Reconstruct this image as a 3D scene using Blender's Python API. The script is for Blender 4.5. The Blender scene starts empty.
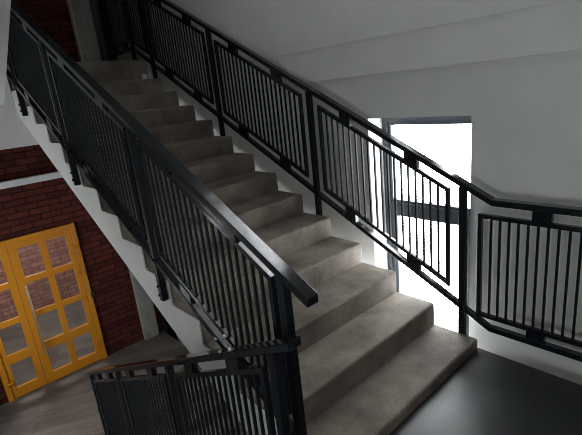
import bpy, bmesh, math
from mathutils import Vector, Matrix
from mathutils.noise import noise as noise_at

SC = bpy.context.scene
COL = SC.collection
R_, G_ = 0.15806, 0.30          # riser and going of the concrete flights
S_ = R_ / G_
FLOOR = 0.093                   # tiled half landing
HALL = -1.63                    # hall with the yellow door
UP = 2.29                       # upper floor, finish included
STOREY = UP - HALL
W = 1.40                        # flight width
XW = 0.20                       # window wall


# ------------------------------------------------------------------ materials
def mat(name, rough=0.6, spec=0.5, metal=0.0):
    m = bpy.data.materials.new(name)
    m.use_nodes = True
    nt = m.node_tree
    b = nt.nodes['Principled BSDF']
    b.inputs['Roughness'].default_value = rough
    b.inputs['Specular IOR Level'].default_value = spec
    b.inputs['Metallic'].default_value = metal
    return m, nt, b


def N(nt, kind, **kw):
    n = nt.nodes.new(kind)
    for k, v in kw.items():
        if k.startswith('i_'):
            n.inputs[k[2:].replace('_', ' ')].default_value = v
        else:
            setattr(n, k, v)
    return n


def ramp(nt, fac, stops):
    r = nt.nodes.new('ShaderNodeValToRGB')
    els = r.color_ramp.elements
    while len(els) < len(stops):
        els.new(0.5)
    for e, (p, c) in zip(els, stops):
        e.position = p
        e.color = (*c, 1)
    nt.links.new(fac, r.inputs[0])
    return r.outputs[0]


def coords(nt):
    return nt.nodes.new('ShaderNodeTexCoord').outputs['Object']


def geo_pos(nt):
    return nt.nodes.new('ShaderNodeNewGeometry').outputs['Position']


def bump(nt, b, height, strength, dist=0.01):
    n = nt.nodes.new('ShaderNodeBump')
    n.inputs['Strength'].default_value = strength
    n.inputs['Distance'].default_value = dist
    nt.links.new(height, n.inputs['Height'])
    nt.links.new(n.outputs[0], b.inputs['Normal'])


def mixc(nt, fac, a, b_, blend='MIX'):
    n = nt.nodes.new('ShaderNodeMix')
    n.data_type = 'RGBA'
    n.blend_type = blend
    for sock, v in ((n.inputs[0], fac), (n.inputs[6], a), (n.inputs[7], b_)):
        if hasattr(v, 'is_linked'):
            nt.links.new(v, sock)
        elif isinstance(v, tuple):
            sock.default_value = (*v, 1)
        else:
            sock.default_value = v
    return n.outputs[2]


def noise(nt, vec, scale, detail=4, rough=0.55):
    n = N(nt, 'ShaderNodeTexNoise')
    n.inputs['Scale'].default_value = scale
    n.inputs['Detail'].default_value = detail
    n.inputs['Roughness'].default_value = rough
    nt.links.new(vec, n.inputs['Vector'])
    return n.outputs['Fac']


def paint(name, c, rough=0.6, spec=0.4, grime=0.08, bumpy=0.15):
    m, nt, b = mat(name, rough, spec)
    p = geo_pos(nt)
    f = noise(nt, p, 3.0, 5)
    d = tuple(x * (1 - grime) for x in c)
    nt.links.new(ramp(nt, f, [(0.35, d), (0.65, c)]), b.inputs['Base Color'])
    bump(nt, b, noise(nt, p, 90.0, 2), bumpy, 0.002)
    return m


def concrete(name, c0, c1, rough=0.75, spec=0.3):
    m, nt, b = mat(name, rough, spec)
    p = geo_pos(nt)
    big = noise(nt, p, 3.2, 6, 0.6)
    fine = noise(nt, p, 55.0, 4, 0.7)
    col = ramp(nt, big, [(0.34, c0), (0.66, c1)])
    speck = ramp(nt, fine, [(0.3, (0.78, 0.77, 0.75)), (0.55, (1, 1, 1))])
    col = mixc(nt, 1.0, col, speck, 'MULTIPLY')
    # small dark pits
    v = N(nt, 'ShaderNodeTexVoronoi')
    v.inputs['Scale'].default_value = 9.0
    nt.links.new(p, v.inputs['Vector'])
    pit = ramp(nt, v.outputs['Distance'], [(0.03, (0.35, 0.33, 0.3)), (0.05, (1, 1, 1))])
    col = mixc(nt, 1.0, col, pit, 'MULTIPLY')
    nt.links.new(col, b.inputs['Base Color'])
    h = N(nt, 'ShaderNodeMath', operation='ADD')
    nt.links.new(big, h.inputs[0])
    nt.links.new(fine, h.inputs[1])
    bump(nt, b, h.outputs[0], 0.28, 0.008)
    return m


def brick(name, c1, c2, mortar, axis_u='X'):
    m, nt, b = mat(name, 0.78, 0.15)
    p = geo_pos(nt)
    s = nt.nodes.new('ShaderNodeSeparateXYZ')
    nt.links.new(p, s.inputs[0])
    cmb = nt.nodes.new('ShaderNodeCombineXYZ')
    nt.links.new(s.outputs[axis_u], cmb.inputs[0])
    nt.links.new(s.outputs['Z'], cmb.inputs[1])
    t = N(nt, 'ShaderNodeTexBrick')
    t.inputs['Scale'].default_value = 1.0
    t.inputs['Mortar Size'].default_value = 0.007
    t.inputs['Mortar Smooth'].default_value = 0.25
    t.inputs['Bias'].default_value = -0.1
    t.inputs['Brick Width'].default_value = 0.245
    t.inputs['Row Height'].default_value = 0.078
    t.inputs['Color1'].default_value = (*c1, 1)
    t.inputs['Color2'].default_value = (*c2, 1)
    t.inputs['Mortar'].default_value = (*mortar, 1)
    nt.links.new(cmb.outputs[0], t.inputs['Vector'])
    f = noise(nt, p, 14.0, 4)
    k = ramp(nt, f, [(0.3, (0.62, 0.6, 0.6)), (0.7, (1, 1, 1))])
    nt.links.new(mixc(nt, 1.0, t.outputs['Color'], k, 'MULTIPLY'), b.inputs['Base Color'])
    inv = N(nt, 'ShaderNodeMath', operation='SUBTRACT')
    inv.inputs[0].default_value = 1.0
    nt.links.new(t.outputs['Fac'], inv.inputs[1])
    bump(nt, b, inv.outputs[0], 0.7, 0.01)
    return m


def planks(name, angle):
    m, nt, b = mat(name, 0.42, 0.4)
    p = geo_pos(nt)
    mp = N(nt, 'ShaderNodeMapping')
    mp.inputs['Rotation'].default_value = (0, 0, angle)
    nt.links.new(p, mp.inputs['Vector'])
    t = N(nt, 'ShaderNodeTexBrick')
    t.inputs['Scale'].default_value = 1.0
    t.inputs['Mortar Size'].default_value = 0.002
    t.inputs['Brick Width'].default_value = 1.2
    t.inputs['Row Height'].default_value = 0.17
    t.inputs['Bias'].default_value = 0.0
    t.inputs['Color1'].default_value = (0.075, 0.065, 0.060, 1)
    t.inputs['Color2'].default_value = (0.165, 0.148, 0.135, 1)
    t.inputs['Mortar'].default_value = (0.06, 0.055, 0.05, 1)
    nt.links.new(mp.outputs[0], t.inputs['Vector'])
    st = N(nt, 'ShaderNodeMapping')
    st.inputs['Scale'].default_value = (2.5, 22, 1)
    nt.links.new(mp.outputs[0], st.inputs['Vector'])
    g = noise(nt, st.outputs[0], 1.6, 6, 0.65)
    k = ramp(nt, g, [(0.3, (0.55, 0.53, 0.52)), (0.7, (1.1, 1.1, 1.1))])
    nt.links.new(mixc(nt, 1.0, t.outputs['Color'], k, 'MULTIPLY'), b.inputs['Base Color'])
    return m


def tiles(name):
    m, nt, b = mat(name, 0.33, 0.5)
    p = geo_pos(nt)
    mp = N(nt, 'ShaderNodeMapping')
    mp.inputs['Location'].default_value = (0.0, 0.43, 0)
    nt.links.new(p, mp.inputs['Vector'])
    t = N(nt, 'ShaderNodeTexBrick')
    t.offset = 0.0
    t.inputs['Scale'].default_value = 1.0
    t.inputs['Mortar Size'].default_value = 0.0018
    t.inputs['Brick Width'].default_value = 0.6
    t.inputs['Row Height'].default_value = 0.6
    t.inputs['Color1'].default_value = (0.024, 0.025, 0.028, 1)
    t.inputs['Color2'].default_value = (0.028, 0.029, 0.032, 1)
    t.inputs['Mortar'].default_value = (0.05, 0.05, 0.052, 1)
    nt.links.new(mp.outputs[0], t.inputs['Vector'])
    f = noise(nt, p, 5.0, 5)
    k = ramp(nt, f, [(0.3, (0.75, 0.75, 0.75)), (0.7, (1.25, 1.25, 1.25))])
    nt.links.new(mixc(nt, 1.0, t.outputs['Color'], k, 'MULTIPLY'), b.inputs['Base Color'])
    nt.links.new(ramp(nt, f, [(0.3, (0.28,) * 3), (0.7, (0.42,) * 3)]), b.inputs['Roughness'])
    return m


def glass(name, tint=(1, 1, 1), refl=0.06):
    m = bpy.data.materials.new(name)
    m.use_nodes = True
    nt = m.node_tree
    nt.nodes.clear()
    o = nt.nodes.new('ShaderNodeOutputMaterial')
    t = nt.nodes.new('ShaderNodeBsdfTransparent')
    t.inputs[0].default_value = (*tint, 1)
    g = nt.nodes.new('ShaderNodeBsdfGlossy')
    g.inputs['Roughness'].default_value = 0.02
    mx = nt.nodes.new('ShaderNodeMixShader')
    mx.inputs[0].default_value = refl
    nt.links.new(t.outputs[0], mx.inputs[1])
    nt.links.new(g.outputs[0], mx.inputs[2])
    nt.links.new(mx.outputs[0], o.inputs[0])
    return m


def emit(name, c, s):
    m = bpy.data.materials.new(name)
    m.use_nodes = True
    b = m.node_tree.nodes['Principled BSDF']
    b.inputs['Emission Color'].default_value = (*c, 1)
    b.inputs['Emission Strength'].default_value = s
    return m


def rail_paint(name):
    m, nt, b = mat(name, 0.3, 0.42)
    p = geo_pos(nt)
    f = noise(nt, p, 38.0, 4)
    nt.links.new(ramp(nt, f, [(0.3, (0.0075, 0.0095, 0.0125)), (0.7, (0.0095, 0.012, 0.0155))]), b.inputs['Base Color'])
    nt.links.new(ramp(nt, f, [(0.3, (0.10,) * 3), (0.7, (0.17,) * 3)]), b.inputs['Roughness'])
    bump(nt, b, noise(nt, p, 60.0, 3), 0.03, 0.0006)
    return m


def stained_white(name):
    """white emulsion on the side of the flight with a few brown drips and scuffs"""
    m, nt, b = mat(name, 0.6, 0.3)
    p = geo_pos(nt)
    f = noise(nt, p, 2.4, 5)
    base = ramp(nt, f, [(0.3, (0.70, 0.70, 0.68)), (0.7, (0.82, 0.82, 0.80))])
    mp = N(nt, 'ShaderNodeMapping')
    mp.inputs['Scale'].default_value = (1, 9, 2.2)
    nt.links.new(p, mp.inputs['Vector'])
    g = noise(nt, mp.outputs[0], 1.9, 5, 0.6)
    drip = ramp(nt, g, [(0.70, (1, 1, 1)), (0.78, (0.45, 0.38, 0.32))])
    nt.links.new(mixc(nt, 1.0, base, drip, 'MULTIPLY'), b.inputs['Base Color'])
    bump(nt, b, noise(nt, p, 60.0, 3), 0.2, 0.003)
    return m


M_RAIL = rail_paint('blue black metal paint')
M_BAL = paint('satin black baluster paint', (0.009, 0.011, 0.014), 0.5, 0.14, 0.1, 0.03)
M_STEP = concrete('worn step concrete', (0.108, 0.091, 0.075), (0.262, 0.227, 0.193))
M_PILLAR = concrete('raw pillar concrete', (0.20, 0.195, 0.18), (0.36, 0.35, 0.325))
M_STR = stained_white('stained white stringer paint')
M_WALL = paint('white wall plaster', (0.74, 0.745, 0.735), 0.75, 0.2)
M_WHITE = paint('bright white plaster', (0.82, 0.82, 0.81), 0.7, 0.2, 0.04)
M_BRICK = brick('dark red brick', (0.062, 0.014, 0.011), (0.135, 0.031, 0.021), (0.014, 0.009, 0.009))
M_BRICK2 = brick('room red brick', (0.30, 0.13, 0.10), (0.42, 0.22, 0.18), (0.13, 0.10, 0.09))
M_PLANK = planks('grey brown floor planks', math.radians(24.5))
M_TILE = tiles('charcoal floor tiles')
M_YEL = paint('yellow door paint', (0.53, 0.205, 0.007), 0.4, 0.5, 0.06, 0.05)
M_GLASS = glass('door glass', (0.9, 0.92, 0.93), 0.05)
M_WGLASS = glass('window glass', (0.97, 0.98, 0.98), 0.05)
M_FRAME = paint('slate window frame', (0.055, 0.062, 0.075), 0.4, 0.5, 0.05, 0.02)
M_STEEL, _nt, _b = mat('brushed steel', 0.28, 0.5, 1.0)
_f = noise(_nt, geo_pos(_nt), 40.0, 3)
_nt.links.new(ramp(_nt, _f, [(0.3, (0.5, 0.5, 0.5)), (0.7, (0.68, 0.68, 0.68))]), _b.inputs['Base Color'])
M_DARK = paint('dark ironmongery', (0.03, 0.028, 0.026), 0.4, 0.5)
M_TRUNK = paint('pale grey trunking', (0.66, 0.67, 0.69), 0.5, 0.4, 0.04)
M_GREY = paint('grey wall paint', (0.36, 0.36, 0.35), 0.75, 0.2)
M_BEAD = paint('grey plaster bead', (0.42, 0.41, 0.39))
M_ADDED_LAMP = emit('added lamp diffuser', (1.0, 0.96, 0.9), 34.0)  # glow of the added lamp behind the doors


# ------------------------------------------------------------------ mesh helpers
def box(bm, x0, x1, y0, y1, z0, z1):
    vs = [bm.verts.new((x, y, z)) for z in (z0, z1) for y in (y0, y1) for x in (x0, x1)]
    out = []
    for f in ((0, 2, 3, 1), (4, 5, 7, 6), (0, 1, 5, 4), (2, 6, 7, 3), (0, 4, 6, 2), (1, 3, 7, 5)):
        out.append(bm.faces.new([vs[i] for i in f]))
    return vs, out


def prism(bm, pts, x0, x1):
    """polygon in the YZ plane swept along X"""
    a = [bm.verts.new((x0, y, z)) for y, z in pts]
    b = [bm.verts.new((x1, y, z)) for y, z in pts]
    n = len(pts)
    bm.faces.new(a)
    bm.faces.new(b[::-1])
    for i in range(n):
        j = (i + 1) % n
        bm.faces.new((a[i], b[i], b[j], a[j]))


def ring(bm, outer, inner, x0, x1):
    """frame between two YZ polygons with the same number of corners"""
    n = len(outer)
    A = [bm.verts.new((x0, *p)) for p in outer]
    B = [bm.verts.new((x1, *p)) for p in outer]
    C = [bm.verts.new((x0, *p)) for p in inner]
    D = [bm.verts.new((x1, *p)) for p in inner]
    for i in range(n):
        j = (i + 1) % n
        bm.faces.new((A[i], A[j], C[j], C[i]))
        bm.faces.new((B[j], B[i], D[i], D[j]))
        bm.faces.new((A[j], A[i], B[i], B[j]))
        bm.faces.new((C[i], C[j], D[j], D[i]))


def cyl(bm, p, q, r, n=14):
    p, q = Vector(p), Vector(q)
    d = q - p
    res = bmesh.ops.create_cone(bm, cap_ends=True, segments=n, radius1=r, radius2=r, depth=d.length)
    M = Matrix.Translation((p + q) / 2) @ d.to_track_quat('Z', 'Y').to_matrix().to_4x4()
    bmesh.ops.transform(bm, matrix=M, verts=res['verts'])


def obj(name, bm, m, parent=None, bevel=0.0, seg=2, smooth=False):
    bmesh.ops.recalc_face_normals(bm, faces=bm.faces)
    if bevel:
        es = [e for e in bm.edges if len(e.link_faces) == 2 and e.calc_face_angle(0) > 0.6]
        bmesh.ops.bevel(bm, geom=es, offset=bevel, segments=seg, affect='EDGES', profile=0.5)
    me = bpy.data.meshes.new(name)
    bm.to_mesh(me)
    bm.free()
    me.materials.append(m)
    if smooth:
        for p in me.polygons:
            p.use_smooth = True
    o = bpy.data.objects.new(name, me)
    COL.objects.link(o)
    if parent:
        o.parent = parent
        o.matrix_parent_inverse = parent.matrix_world.inverted()
    return o


def empty(name, loc):
    o = bpy.data.objects.new(name, None)
    o.location = loc
    o.empty_display_size = 0.1
    COL.objects.link(o)
    o.matrix_world = Matrix.Translation(loc)
    return o


def thing(name, loc, label, cat, group=None):
    o = empty(name, loc)
    o['label'] = label
    o['category'] = cat
    if group:
        o['group'] = group
    return o


def struct(name, bm, m, parent=None, label=None, **kw):
    o = obj(name, bm, m, parent, **kw)
    if parent is None:
        o['kind'] = 'structure'
        if label:
            o['label'] = label
    return o


def boxes(*bs):
    bm = bmesh.new()
    for b in bs:
        box(bm, *b)
    return bm


# ------------------------------------------------------------------ shell
# half landing the photo is taken from
o = struct('floor', boxes((-3.0, 0.014, -1.75, -0.012, -0.13, FLOOR)), M_TILE, label='charcoal tiled floor of the half landing')
# hall floor, beside the foot of the lower flight and in front of the door
bm = boxes((-3.0, -1.41, 2.78, 5.0, HALL - 0.2, HALL), (-1.41, 0.0, 3.9, 5.0, HALL - 0.2, HALL),
           (-3.4, 0.2, 5.0, 9.0, HALL - 0.2, HALL))
struct('floor', bm, M_PLANK, label='grey brown plank floor running under the yellow doors')
# upper floor slab
bm = boxes((-3.0, 0.0, 4.06, 5.0, UP - 0.2, UP))
struct('floor', bm, M_STEP, label='concrete slab of the upper floor')
# white downstand beam that carries the upper floor
struct('trim_1', boxes((-3.0, 0.0, 3.905, 4.06, 1.52, UP - 0.25), (-3.0, -1.405, 3.905, 4.06, UP - 0.25, UP)), M_WHITE,
       label='white beam under the upper floor edge')

# window wall: openings one above the other
WY0, WY1 = 0.14, 0.915
WZ = [(-0.70, 1.53), (3.28, 4.42), (-0.70 - STOREY, 1.53 - STOREY)]
bm = bmesh.new()
XO = XW + 0.32
box(bm, XW, XO, -1.75, WY0, -5.2, 1.83)
box(bm, XW, XO, WY1, 5.0, -5.2, 1.83)
box(bm, XW, XO, WY0, WY1, WZ[0][1], 1.83)
box(bm, XW, XO, WY0, WY1, WZ[2][1], WZ[0][0])
box(bm, XW, XO, WY0, WY1, -5.2, WZ[2][0])
prism(bm, [(-1.75, 1.83), (5.0, 1.83), (5.0, 2.06), (-1.75, 2.06)], XW - 0.055, XO)   # plastered ring beam
XV = XW - 0.065
UY0, UY1 = 0.25, 1.55
box(bm, XV, XO, -1.75, UY0, 2.06, 7.0)
box(bm, XV, XO, UY1, 5.0, 2.06, 7.0)
box(bm, XV, XO, UY0, UY1, 2.06, WZ[1][0])
box(bm, XV, XO, UY0, UY1, WZ[1][1], 7.0)
struct('wall_right', bm, M_WALL, label='white plastered window wall with a shallow ring beam')
LW = [(-1.10, -0.45, 0.75, 1.50), (3.25, 4.2, -0.85, 0.40)]     # y0, y1, z0, z1 of the two added windows
(a0, a1, a2, a3), (b0, b1, b2, b3) = LW
struct('wall_left', boxes((-3.25, -3.0, -1.75, a0, -5.2, 7.0), (-3.25, -3.0, a1, b0, -5.2, 7.0), (-3.25, -3.0, b1, 5.0, -5.2, 7.0),
                          (-3.25, -3.0, a0, a1, -5.2, a2), (-3.25, -3.0, a0, a1, a3, 7.0),
                          (-3.25, -3.0, b0, b1, -5.2, b2), (-3.25, -3.0, b0, b1, b3, 7.0)), M_GREY)
struct('wall_back', boxes((-3.25, XO, -1.95, -1.75, -5.2, 7.0)), M_WHITE)
struct('ceiling', boxes((-3.25, XO, -1.95, 5.3, 7.0, 7.2)), M_WHITE)
struct('floor', boxes((-3.25, XO, -1.95, 5.3, -5.4, -5.2)), M_STEP)
# half landing of the next storey
struct('ceiling', boxes((-2.998, 0.0, -1.748, -0.014, FLOOR + STOREY - 0.22, FLOOR + STOREY), (-2.998, -1.49, -0.014, 0.712, FLOOR + STOREY - 0.22, FLOOR + STOREY)), M_WHITE)

# brick wall with the door opening
DX0, DX1, DZ1 = -2.135, -0.885, 0.41
bm = boxes((-3.25, DX0, 5.0, 5.2, -5.2, 7.0), (DX1, XO, 5.0, 5.2, -5.2, 7.0),
           (DX0, DX1, 5.0, 5.2, DZ1, 7.0), (DX0, DX1, 5.0, 5.2, -5.2, HALL - 0.2))
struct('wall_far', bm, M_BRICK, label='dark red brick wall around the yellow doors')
# room seen through the panes
bm = boxes((-3.4, 0.2, 7.55, 7.7, HALL, 1.4))
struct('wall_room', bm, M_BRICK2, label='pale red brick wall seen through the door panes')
bm = boxes((-3.55, -3.4, 5.2, 7.7, HALL, 1.4), (0.2, 0.35, 5.2, 7.7, HALL, 1.4))
struct('wall_side', bm, M_WALL)
struct('ceiling', boxes((-3.55, 0.35, 5.2, 7.7, 1.4, 1.5)), M_WHITE)
lamp = thing('added_room_lamp', (-1.6, 6.4, 1.4), 'added unseen ceiling lamp for the room behind the yellow doors', 'lamp')  # unseen lamp, added so the room shows bright through the panes
obj('added_lamp_housing', boxes((-2.05, -1.15, 6.1, 6.7, 1.365, 1.40)), M_FRAME, lamp)
obj('added_lamp_diffuser', boxes((-2.02, -1.18, 6.13, 6.67, 1.35, 1.365)), M_ADDED_LAMP, lamp)

# raw concrete pillar running through both floors
struct('trim_2', boxes((-0.315, -0.09, 4.93, 5.0, HALL, UP - 0.2), (-0.315, -0.09, 4.93, 5.0, UP, 7.0)), M_PILLAR,
       label='raw concrete pillar beside the brick wall', bevel=0.006)
struct('trim_4', boxes((-0.338, -0.316, 4.925, 5.0, UP, 7.0)), M_BEAD,
       label='pale plaster bead along the left edge of the pillar')
d2 = empty('dark_panel', (0.05, 4.97, UP))  # narrow dark panel filling the wall end right of the pillar
d2['kind'] = 'structure'
d2['label'] = 'narrow dark framed panel beside the pillar on the upper floor'
obj('door_frame', boxes((-0.088, -0.05, 4.95, 5.0, UP, UP + 2.1), (0.13, 0.165, 4.95, 5.0, UP, UP + 2.1), (-0.05, 0.13, 4.95, 5.0, UP + 2.06, UP + 2.1)), M_DARK, d2)
obj('door_leaf', boxes((-0.05, 0.13, 4.965, 5.0, UP + 0.005, UP + 2.06)), M_FRAME, d2)
# surface trunking on the brick
struct('trim_3', boxes((-3.0, -0.32, 4.93, 5.0, 1.02, 1.10)), M_TRUNK, label='pale grey horizontal trunking on the brick wall', bevel=0.006)


# ------------------------------------------------------------------ window
def window(name, z0, z1, label, WY0=WY0, WY1=WY1):
    root = empty(name, (XW + 0.16, (WY0 + WY1) / 2, z0))
    root['kind'] = 'structure'
    root['label'] = label
    x0, x1 = XW + 0.165, XW + 0.235
    t = 0.045
    tr = z0 + (z1 - z0) * 0.677               # transom bottom
    bm = boxes((x0, x1, WY0, WY0 + t, z0, z1), (x0, x1, WY1 - t, WY1, z0, z1),
               (x0, x1, WY0 + t, WY1 - t, z0, z0 + t), (x0, x1, WY0 + t, WY1 - t, z1 - t, z1))
    obj('window_frame', bm, M_FRAME, root)
    obj('transom', boxes((x0, x1, WY0 + t, WY1 - t, tr, tr + 0.055)), M_FRAME, root)
    s = 0.05
    for nm, a, b in (('lower_sash', z0 + t, tr), ('upper_sash', tr + 0.055, z1 - t)):
        q = s if nm == 'lower_sash' else 0.025
        ya, yb = WY0 + t, WY1 - t
        qn = 0.10 if nm == 'lower_sash' else q
        bm = boxes((x0 + .012, x1 - .012, ya, ya + qn, a, b), (x0 + .012, x1 - .012, yb - q, yb, a, b),
                   (x0 + .012, x1 - .012, ya + qn, yb - q, a, a + q), (x0 + .012, x1 - .012, ya + qn, yb - q, b - (s if q == s else q), b))
        sash = obj(nm, bm, M_FRAME, root)
        obj('pane', boxes((x0 + .03, x0 + .036, ya + qn, yb - q, a + q, b - q)), M_WGLASS, sash)
    return root


window('window_1', *WZ[0], 'tall daylit window with slate frame beside the flight')
window('window_2', *WZ[1], 'window high in the right wall beneath the flight of the next storey', UY0, UY1)
window('window_3', *WZ[2], 'tall window with slate frame one storey down')


# unseen windows added in the left wall to brighten landing and hall
for k, (LY0, LY1, LZ0, LZ1) in enumerate(LW):
    root = empty('window_%d' % (4 + k), (-3.15, (LY0 + LY1) / 2, LZ0))
    root['kind'] = 'structure'
    root['label'] = ('added window in the left wall, brightening the landing wall', 'added window in the left wall, brightening the hall')[k]
    ym = (LY0 + LY1) / 2
    bm = boxes((-3.18, -3.12, LY0, LY0 + .06, LZ0, LZ1), (-3.18, -3.12, LY1 - .06, LY1, LZ0, LZ1), (-3.18, -3.12, ym - .03, ym + .03, LZ0 + .06, LZ1 - .06),
               (-3.18, -3.12, LY0 + .06, LY1 - .06, LZ0, LZ0 + .06), (-3.18, -3.12, LY0 + .06, LY1 - .06, LZ1 - .06, LZ1))
    obj('window_frame', bm, M_FRAME, root)
    for a, b in ((LY0 + .06, ym - .03), (ym + .03, LY1 - .06)):
        obj('pane', boxes((-3.153, -3.147, a, b, LZ0 + .06, LZ1 - .06)), M_WGLASS, root)


# ------------------------------------------------------------------ flights
def step_mesh(y0, y1, z0, z1, x0, x1):
    bm = bmesh.new()
    vs, fs = box(bm, x0, x1, y0, y1, z0, z1)
    bmesh.ops.recalc_face_normals(bm, faces=bm.faces)
    es = []
    for e in bm.edges:
        a, b = e.verts[0].co, e.verts[1].co
        top = abs(a.z - z1) < 1e-6 and abs(b.z - z1) < 1e-6
        fr = abs(a.y - y0) < 1e-6 and abs(b.y - y0) < 1e-6
        side = abs(a.x - b.x) < 1e-6
        if (top and fr) or (fr and side) or (top and side):
            es.append(e)
    bmesh.ops.bevel(bm, geom=es, offset=0.015, segments=4, affect='EDGES', profile=0.5)
    for k in range(1, 28):
        x = x0 + (x1 - x0) * k / 28
        bmesh.ops.bisect_plane(bm, geom=bm.verts[:] + bm.edges[:] + bm.faces[:], plane_co=(x, 0, 0), plane_no=(1, 0, 0))
    for v in bm.verts:
        if v.co.y < y0 + 0.03 and v.co.z > z1 - 0.03:
            d = noise_at(Vector((v.co.x * 5.0, y0 * 7.0, 0.3))) * 0.004 + noise_at(Vector((v.co.x * 22.0, y0 * 7.0, 4.3))) * 0.0016
            v.co.y += d
            v.co.z -= abs(d) * 0.7
    return bm


def flight(label, dz, first=True, n=14):
    t = thing('stair_flight', (-W / 2, 0, FLOOR + dz), label, 'stairs', 'concrete stair flights')
    for i in range(1, n + 1):
        y0 = (i - 1) * G_
        z0 = (i - 1) * R_ if i > 1 else FLOOR
        if i == n:                 # nosing of the floor above, finish included
            obj('step', step_mesh(y0 - 0.012, y0 + 0.155, z0 + dz, UP + dz, -W + 0.004, 0.015), M_STEP, t)
        else:
            obj('step', step_mesh(y0 - 0.012, y0 + G_ - 0.012, z0 + dz, i * R_ + 0.003 + dz, -W + 0.004, 0.015), M_STEP, t)
    pts = []
    low = lambda y: R_ + S_ * y - 0.385
    for i in range(2, n + 1):
        y0 = (i - 1) * G_
        pts += [(y0, (i - 2) * R_ if i > 2 else FLOOR)] + ([(y0, (i - 1) * R_)] if i < n else [])
    pts = [(0.0, FLOOR)] + pts + [((n - 1) * G_, low((n - 1) * G_)), (0.0, low(0.0))]
    bm = bmesh.new()
    prism(bm, [(y, z + dz) for y, z in pts], -W + 0.004, -0.006)
    # white paint runs up the open side to the tread edges
    saw = [(0.0, FLOOR)]
    for i in range(1, n):
        saw += [((i - 1) * G_, i * R_ - 0.012), (i * G_, i * R_ - 0.012)]
    saw += [((n - 1) * G_, low((n - 1) * G_)), (0.0, low(0.0))]
    prism(bm, [(y, z + dz) for y, z in saw], -W - 0.004, -W + 0.003)
    obj('stringer', bm, M_STR, t)
    return t


f1 = flight('worn concrete stair flight climbing past the window to the upper floor', 0.0)
obj('plaster_patch', boxes((-0.075, -0.02, 3.868, 3.8879, 13 * R_ + 0.015, 13 * R_ + 0.075)), M_TRUNK, f1)
f0 = flight('concrete flight going down in the dark beneath the main flight', -STOREY)

f2 = flight('concrete flight of the next storey above the main flight', STOREY)

# left lane: flight down to the hall, and the one from the upper floor seen from below
DY, DS = -0.22, 0.51
dn = thing('stair_flight', (-2.25, DY, HALL), 'concrete flight going down from the tiled landing to the plank floor', 'stairs', 'concrete stair flights')
NR = 11
rr = (FLOOR - HALL) / NR
gg = 0.30
for i in range(1, NR):
    y0 = DY + (i - 1) * gg
    z1 = FLOOR - i * rr
    bm = bmesh.new()
    box(bm, -2.998, -1.585, y0, y0 + gg, z1 - rr, z1)
    obj('step', bm, M_STEP, dn)
pts = [(DY, FLOOR - rr)]
pts = []
for i in range(1, NR):
    y0 = DY + (i - 1) * gg
    z = FLOOR - (i + 1) * rr
    pts += [(y0, z), (y0 + gg, z)]
pts += [(DY + (NR - 1) * gg, HALL - 0.2), (DY + (NR - 1) * gg - 0.2, HALL - 0.2), (DY, FLOOR - 2 * rr - 0.3)]
bm = bmesh.new()
prism(bm, pts, -2.995, -1.588)
obj('stringer', bm, M_STR, dn)

up = thing('stair_flight', (-2.25, 3.9, UP), 'underside of the flight rising overhead at the left edge', 'stairs', 'concrete stair flights')
pts = []
n2 = 11
y = 3.904
sl = 0.56
for i in range(n2):
    pts += [(y, UP + i * rr), (y, UP + (i + 1) * rr)]
    y -= 0.29
pts += [(y, UP + n2 * rr), (y, 1.93 + sl * (3.904 - y))]
pts += [(3.904, 1.93)]
bm = bmesh.new()
prism(bm, pts, -2.998, -1.49)
obj('soffit_slab', bm, M_WALL, up)


# ------------------------------------------------------------------ railings
T = 0.026    # frame bar


def sweep(bm, line, h0, h1, x0, x1):
    """bar that follows a YZ polyline, from h0 to h1 measured straight up"""
    prism(bm, [(y, z + h1) for y, z in line] + [(y, z + h0) for y, z in reversed(line)], x0, x1)


def panel(root, xc, ya, yb, zfun, zb, zt, balusters_from=None, gap=0.053, name='infill_panel'):
    """framed infill between ya < yb whose bottom / top run parallel to zfun"""
    k = abs(zfun(yb) - zfun(ya)) / (yb - ya)
    v = T * math.sqrt(1 + k * k)        # vertical thickness of the sloping bars
    out = [(ya, zfun(ya) + zb), (yb, zfun(yb) + zb), (yb, zfun(yb) + zt), (ya, zfun(ya) + zt)]
    i0, i1 = ya + T, yb - T
    inn = [(i0, zfun(i0) + zb + v), (i1, zfun(i1) + zb + v), (i1, zfun(i1) + zt - v), (i0, zfun(i0) + zt - v)]
    bm = bmesh.new()
    ring(bm, out, inn, xc - T / 2, xc + T / 2)
    fr = obj(name, bm, M_RAIL, root, bevel=0.002, seg=1)
    n = max(1, round((i1 - i0) / gap) - 1)
    d = (i1 - i0) / (n + 1)
    w = 0.006
    first = None
    L = zt - zb - 2 * v
    for j in range(n):
        yc = i0 + (j + 1) * d
        zc = zfun(yc) + zb + v
        if first is None:
            bm = bmesh.new()
            s = (zfun(yc + w) - zfun(yc - w)) / (2 * w)
            vs = []
            for (x, yy) in ((-w, -w), (w, -w), (w, w), (-w, w)):
                vs.append((x, yy, s * yy))
            lo = [bm.verts.new(c) for c in vs]
            hi = [bm.verts.new((a, b, c + L)) for a, b, c in vs]
            bm.faces.new(lo)
            bm.faces.new(hi[::-1])
            for q in range(4):
                bm.faces.new((lo[q], lo[(q + 1) % 4], hi[(q + 1) % 4], hi[q]))
            first = obj('baluster', bm, M_BAL)
            c = first
        else:
            c = first.copy()
            COL.objects.link(c)
        c.parent = fr
        c.location = (xc, yc, zc)
    return fr


def block(root, xc, y, zfun, h0, h1, ln=0.095):
    bm = bmesh.new()
    sweep(bm, [(y - ln / 2, zfun(y - ln / 2)), (y + ln / 2, zfun(y + ln / 2))], h0, h1, xc - 0.017, xc + 0.017)
    obj('spacer_block', bm, M_RAIL, root)


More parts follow.
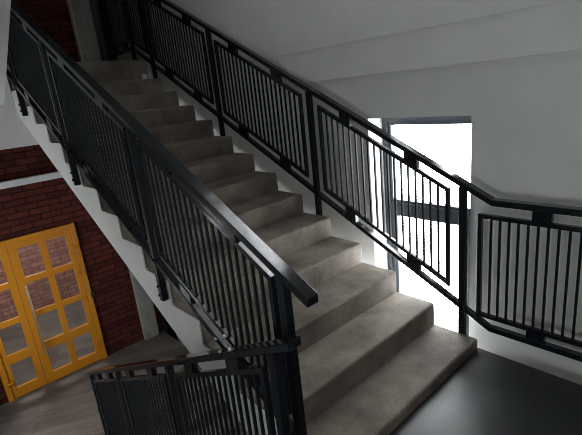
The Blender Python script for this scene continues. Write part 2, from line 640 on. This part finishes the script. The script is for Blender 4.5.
def blocks(root, xc, ya, yb, zfun, fr=(0.25, 0.75)):
    for f in fr:
        y = ya + f * (yb - ya)
        block(root, xc, y, zfun, PT, HB)
        block(root, xc, y, zfun, RT, PB)


def post(root, xc, y, z0, z1, side=None, w=0.04):
    bm = bmesh.new()
    box(bm, xc - w / 2, xc + w / 2, y - w / 2, y + w / 2, z0, z1)
    p = obj('post', bm, M_BAL, root, bevel=0.003, seg=1)
    if side:
        xb = xc + side * w / 2
        for dz in (0.045, 0.10):
            bm = bmesh.new()
            cyl(bm, (xb, y - 0.006, z0 + dz), (xb + side * 0.012, y - 0.006, z0 + dz), 0.009, 8)
            obj('bolt', bm, M_RAIL, p)
    return p


# heights above the pitch line
HT, HB = 0.95, 0.914      # handrail top / underside
PT, PB = 0.853, 0.195     # panel top / bottom
RT, RB = 0.138, 0.103     # bottom rail
pitch = lambda y: 0.474 + 0.513 * (y - 0.6)
PYR = [0.106, 1.334, 2.575, 3.78]
PYL = [0.09, 1.24, 2.42, 3.48]


def main_rail(label, xc, name='stair_railing', landing=False, side=0, head=None):
    t = thing(name, (xc, 0.1, FLOOR), label, 'railing', 'black steel stair railings')
    hw = 0.03
    PY = PYR if landing else PYL
    xh = xc if landing else xc - 0.007
    if landing:
        k, z0 = -0.075, pitch(-0.075)
        line = [(-1.6, z0), (k, z0), (4.2, pitch(4.2))]
    else:
        k = -0.075
        line = [(k, pitch(k)), (4.0, pitch(4.0))]
    bm = bmesh.new()
    sweep(bm, line, HB, HT, xh - hw, xh + hw)
    obj('handrail', bm, M_RAIL, t, bevel=0.004, seg=2)
    bl = line if landing else [(0.09, pitch(0.09)), line[1]]
    bm = bmesh.new()
    sweep(bm, bl, RB, RT, xc - 0.02, xc + 0.02)
    obj('bottom_rail', bm, M_RAIL, t, bevel=0.003, seg=1)
    for i, y in enumerate(PY):
        # posts are fixed to the side of the flight
        z0 = pitch(y) - 0.145
        if i == 0:
            z0 = -0.12
        post(t, xc, y, z0, pitch(y) + HB, side if i else 0)
    for a, b in zip(PY[:-1], PY[1:]):
        ya, yb = (a + 0.085, b - 0.085) if landing else (a + 0.058, b - 0.07)
        panel(t, xc, ya, yb, pitch, PB, PT)
        blocks(t, xc, ya, yb, pitch)
    if landing:
        flat = lambda y: pitch(-0.075)
        panel(t, xc, -1.05, 0.012, flat, PB - 0.01, PT, gap=0.05)
        for f in (-0.335, -0.80):
            block(t, xc, f, flat, PT, HB)
            block(t, xc, f, flat, RT, PB - 0.01)
        post(t, xc, -1.16, -0.12, flat(0) + HB, 0)
        panel(t, xc, PY[3] + 0.075, 4.17, pitch, PB, PT)
    return t


main_rail('black steel railing on the window side of the main flight and landing', 0.036, landing=True, side=-1)
main_rail('black steel railing on the open side of the main flight, ending above its foot', -1.428, side=-1)


def level_rail(dz, label):
    xc = 0.036
    z0 = pitch(4.2) + dz
    t = thing('stair_railing', (xc, 4.22, UP + dz), label, 'railing', 'black steel stair railings')
    fl = lambda y: z0
    hw = 0.031
    for nm, a, b, w in (('handrail', HB, HT, hw), ('bottom_rail', RB, RT, 0.02)):
        bm = bmesh.new()
        box(bm, xc - w, xc + w, 4.202, 4.995, z0 + a, z0 + b)
        obj(nm, bm, M_RAIL, t, bevel=0.003, seg=1)
    panel(t, xc, 4.26, 4.88, fl, PB, PT, gap=0.05)
    blocks(t, xc, 4.26, 4.88, fl)
    post(t, xc, 4.95, z0 - 0.45, z0 + HB)
    post(t, xc, 4.225, z0 - 0.45, z0 + HB)
    return t


level_rail(0.0, 'black railing at the head of the main flight beside the pillar')
level_rail(-STOREY, 'black railing in the shade at the pillar foot below the main flight')

# railing of the flight going down to the hall
XD = -1.56
down = lambda y: 0.925 - HT - 0.5 * y
t = thing('stair_railing', (XD, 0.04, FLOOR), 'black steel railing descending to the plank floor, nearest the camera', 'railing', 'black steel stair railings')
for nm, a, b, w, y0, y1 in (('handrail', HB, HT, 0.031, -0.10, 3.03), ('bottom_rail', RB, RT, 0.02, 0.02, 2.98)):
    bm = bmesh.new()
    sweep(bm, [(y0, down(y0)), (y1, down(y1))], a, b, XD - w, XD + w)
    obj(nm, bm, M_RAIL, t, bevel=0.004, seg=1)
DPY = [0.03, 1.05, 2.09, 2.97]
for y in DPY:
    i = min(NR - 1, max(1, int((y - DY) / gg) + 1))
    z0 = FLOOR - i * rr - 0.16 if y < 2.6 else HALL
    p = post(t, XD, y, z0, down(y) + HB)
for a, b in zip(DPY[:-1], DPY[1:]):
    ya, yb = a + 0.07, b - 0.07
    panel(t, XD, ya, yb, down, PB, PT)
    blocks(t, XD, ya, yb, down)


# ------------------------------------------------------------------ yellow doors
door = empty('door_1', ((DX0 + DX1) / 2, 5.0, HALL))
door['kind'] = 'structure'
door['label'] = 'yellow glazed double doors in the brick wall'
bm = boxes((DX0, DX0 + .062, 4.965, 5.09, HALL, DZ1), (DX1 - .062, DX1, 4.965, 5.09, HALL, DZ1),
           (DX0 + .062, DX1 - .062, 4.965, 5.09, DZ1 - .055, DZ1))
obj('door_frame', bm, M_YEL, door, bevel=0.004, seg=1)
ROWS = [(-0.118, 0.272), (-0.585, -0.195), (-1.033, -0.655), (-1.49, -1.15)]


def leaf(x0, x1, cols):
    z0, z1 = HALL + 0.008, DZ1 - 0.058
    y0, y1 = 4.985, 5.03
    bm = bmesh.new()
    xs = [x0] + [c for p in cols for c in p] + [x1]
    for a, b in zip(xs[0::2], xs[1::2]):
        box(bm, a, b, y0, y1, z0, z1)
    zs = [z1] + [c for lo, hi in ROWS for c in (hi, lo)] + [z0]
    for ca, cb in cols:
        for a, b in zip(zs[0::2], zs[1::2]):
            box(bm, ca, cb, y0, y1, b, a)
    lf = obj('door_leaf', bm, M_YEL, door)
    for ca, cb in cols:
        for lo, hi in ROWS:
            obj('pane', boxes((ca, cb, y0 + .018, y0 + .024, lo, hi)), M_GLASS, lf)
    return lf


rl = leaf(-1.683, -0.95, [(-1.585, -1.338), (-1.262, -1.015)])
ll = leaf(-2.07, -1.689, [(-2.012, -1.768)])
hx = -1.615
bm = bmesh.new()
cyl(bm, (hx, 4.925, -1.17), (hx, 4.925, -0.21), 0.013)
h = obj('pull_handle', bm, M_STEEL, rl)
for z in (-0.30, -1.05):
    bm = bmesh.new()
    cyl(bm, (hx - 0.0, 4.985, z), (hx, 4.93, z), 0.009)
    obj('handle_mount', bm, M_STEEL, rl)
for xx, zz, lf in ((-0.948, 0.09, rl), (-0.948, -0.28, rl), (-0.948, -1.38, rl), (-2.072, 0.09, ll), (-2.072, -1.39, ll)):
    bm = bmesh.new()
    for d in (-0.028, 0.028):
        cyl(bm, (xx + d, 4.962, zz - 0.034), (xx + d, 4.962, zz + 0.034), 0.017, 12)
    cyl(bm, (xx - 0.045, 4.955, zz), (xx + 0.045, 4.955, zz), 0.013, 12)
    obj('hinge', bm, M_YEL, lf)
bm = boxes((-0.905, -0.865, 4.945, 4.967, -0.66, -0.60))
cyl(bm, (-0.885, 4.925, -0.63), (-0.885, 4.947, -0.63), 0.016)
obj('door_stop', bm, M_DARK, door)

# ------------------------------------------------------------------ light
w = bpy.data.worlds.new('overcast sky')
SC.world = w
w.use_nodes = True
bg = w.node_tree.nodes['Background']
bg.inputs[0].default_value = (0.965, 0.982, 1.0, 1)
bg.inputs[1].default_value = 14.0
for z0, z1 in WZ:
    ya, yb = (UY0, UY1) if z0 > 3 else (WY0, WY1)
    l = bpy.data.lights.new('window daylight', 'AREA')
    l.shape = 'RECTANGLE'
    l.size = yb - ya
    l.size_y = z1 - z0
    l.cycles.is_portal = True
    o = bpy.data.objects.new('window_daylight', l)
    o.location = (XW + 0.30, (ya + yb) / 2, (z0 + z1) / 2)
    o.rotation_euler = (math.radians(90), 0, math.radians(90))
    COL.objects.link(o)

for LY0, LY1, LZ0, LZ1 in LW:  # sky portals at the added left windows
    l = bpy.data.lights.new('left daylight', 'AREA')
    l.shape = 'RECTANGLE'
    l.size = LY1 - LY0
    l.size_y = LZ1 - LZ0
    l.cycles.is_portal = True
    o = bpy.data.objects.new('left_daylight', l)
    o.location = (-3.24, (LY0 + LY1) / 2, (LZ0 + LZ1) / 2)
    o.rotation_euler = (math.radians(90), 0, math.radians(-90))
    COL.objects.link(o)

# ------------------------------------------------------------------ camera
P = (-2.40164, -1.11877, 1.79197)
yaw, pit, rol, FPX = -0.7147143, 0.2834897, -0.1069545, 438.133
cy, sy = math.cos(yaw), math.sin(yaw)
f = Vector((-sy * math.cos(pit), cy * math.cos(pit), -math.sin(pit)))
r0 = Vector((cy, sy, 0))
u0 = r0.cross(f)
c, s = math.cos(rol), math.sin(rol)
r, u = c * r0 + s * u0, -s * r0 + c * u0
cam = bpy.data.cameras.new('camera')
cam.sensor_width = 36
cam.lens = FPX / 582 * 36
cam.clip_start = 0.02
co = bpy.data.objects.new('camera', cam)
COL.objects.link(co)
co.matrix_world = Matrix(((r.x, u.x, -f.x, P[0]), (r.y, u.y, -f.y, P[1]), (r.z, u.z, -f.z, P[2]), (0, 0, 0, 1)))
SC.camera = co

SC.view_settings.view_transform = 'Standard'
SC.view_settings.look = 'None'
SC.view_settings.exposure = 0.4
SC.view_settings.gamma = 1.0
SC.view_settings.use_curve_mapping = False
SC.cycles.use_denoising = True
SC.cycles.filter_width = 1.0
SC.cycles.max_bounces = 12
SC.cycles.diffuse_bounces = 8
SC.cycles.transparent_max_bounces = 16
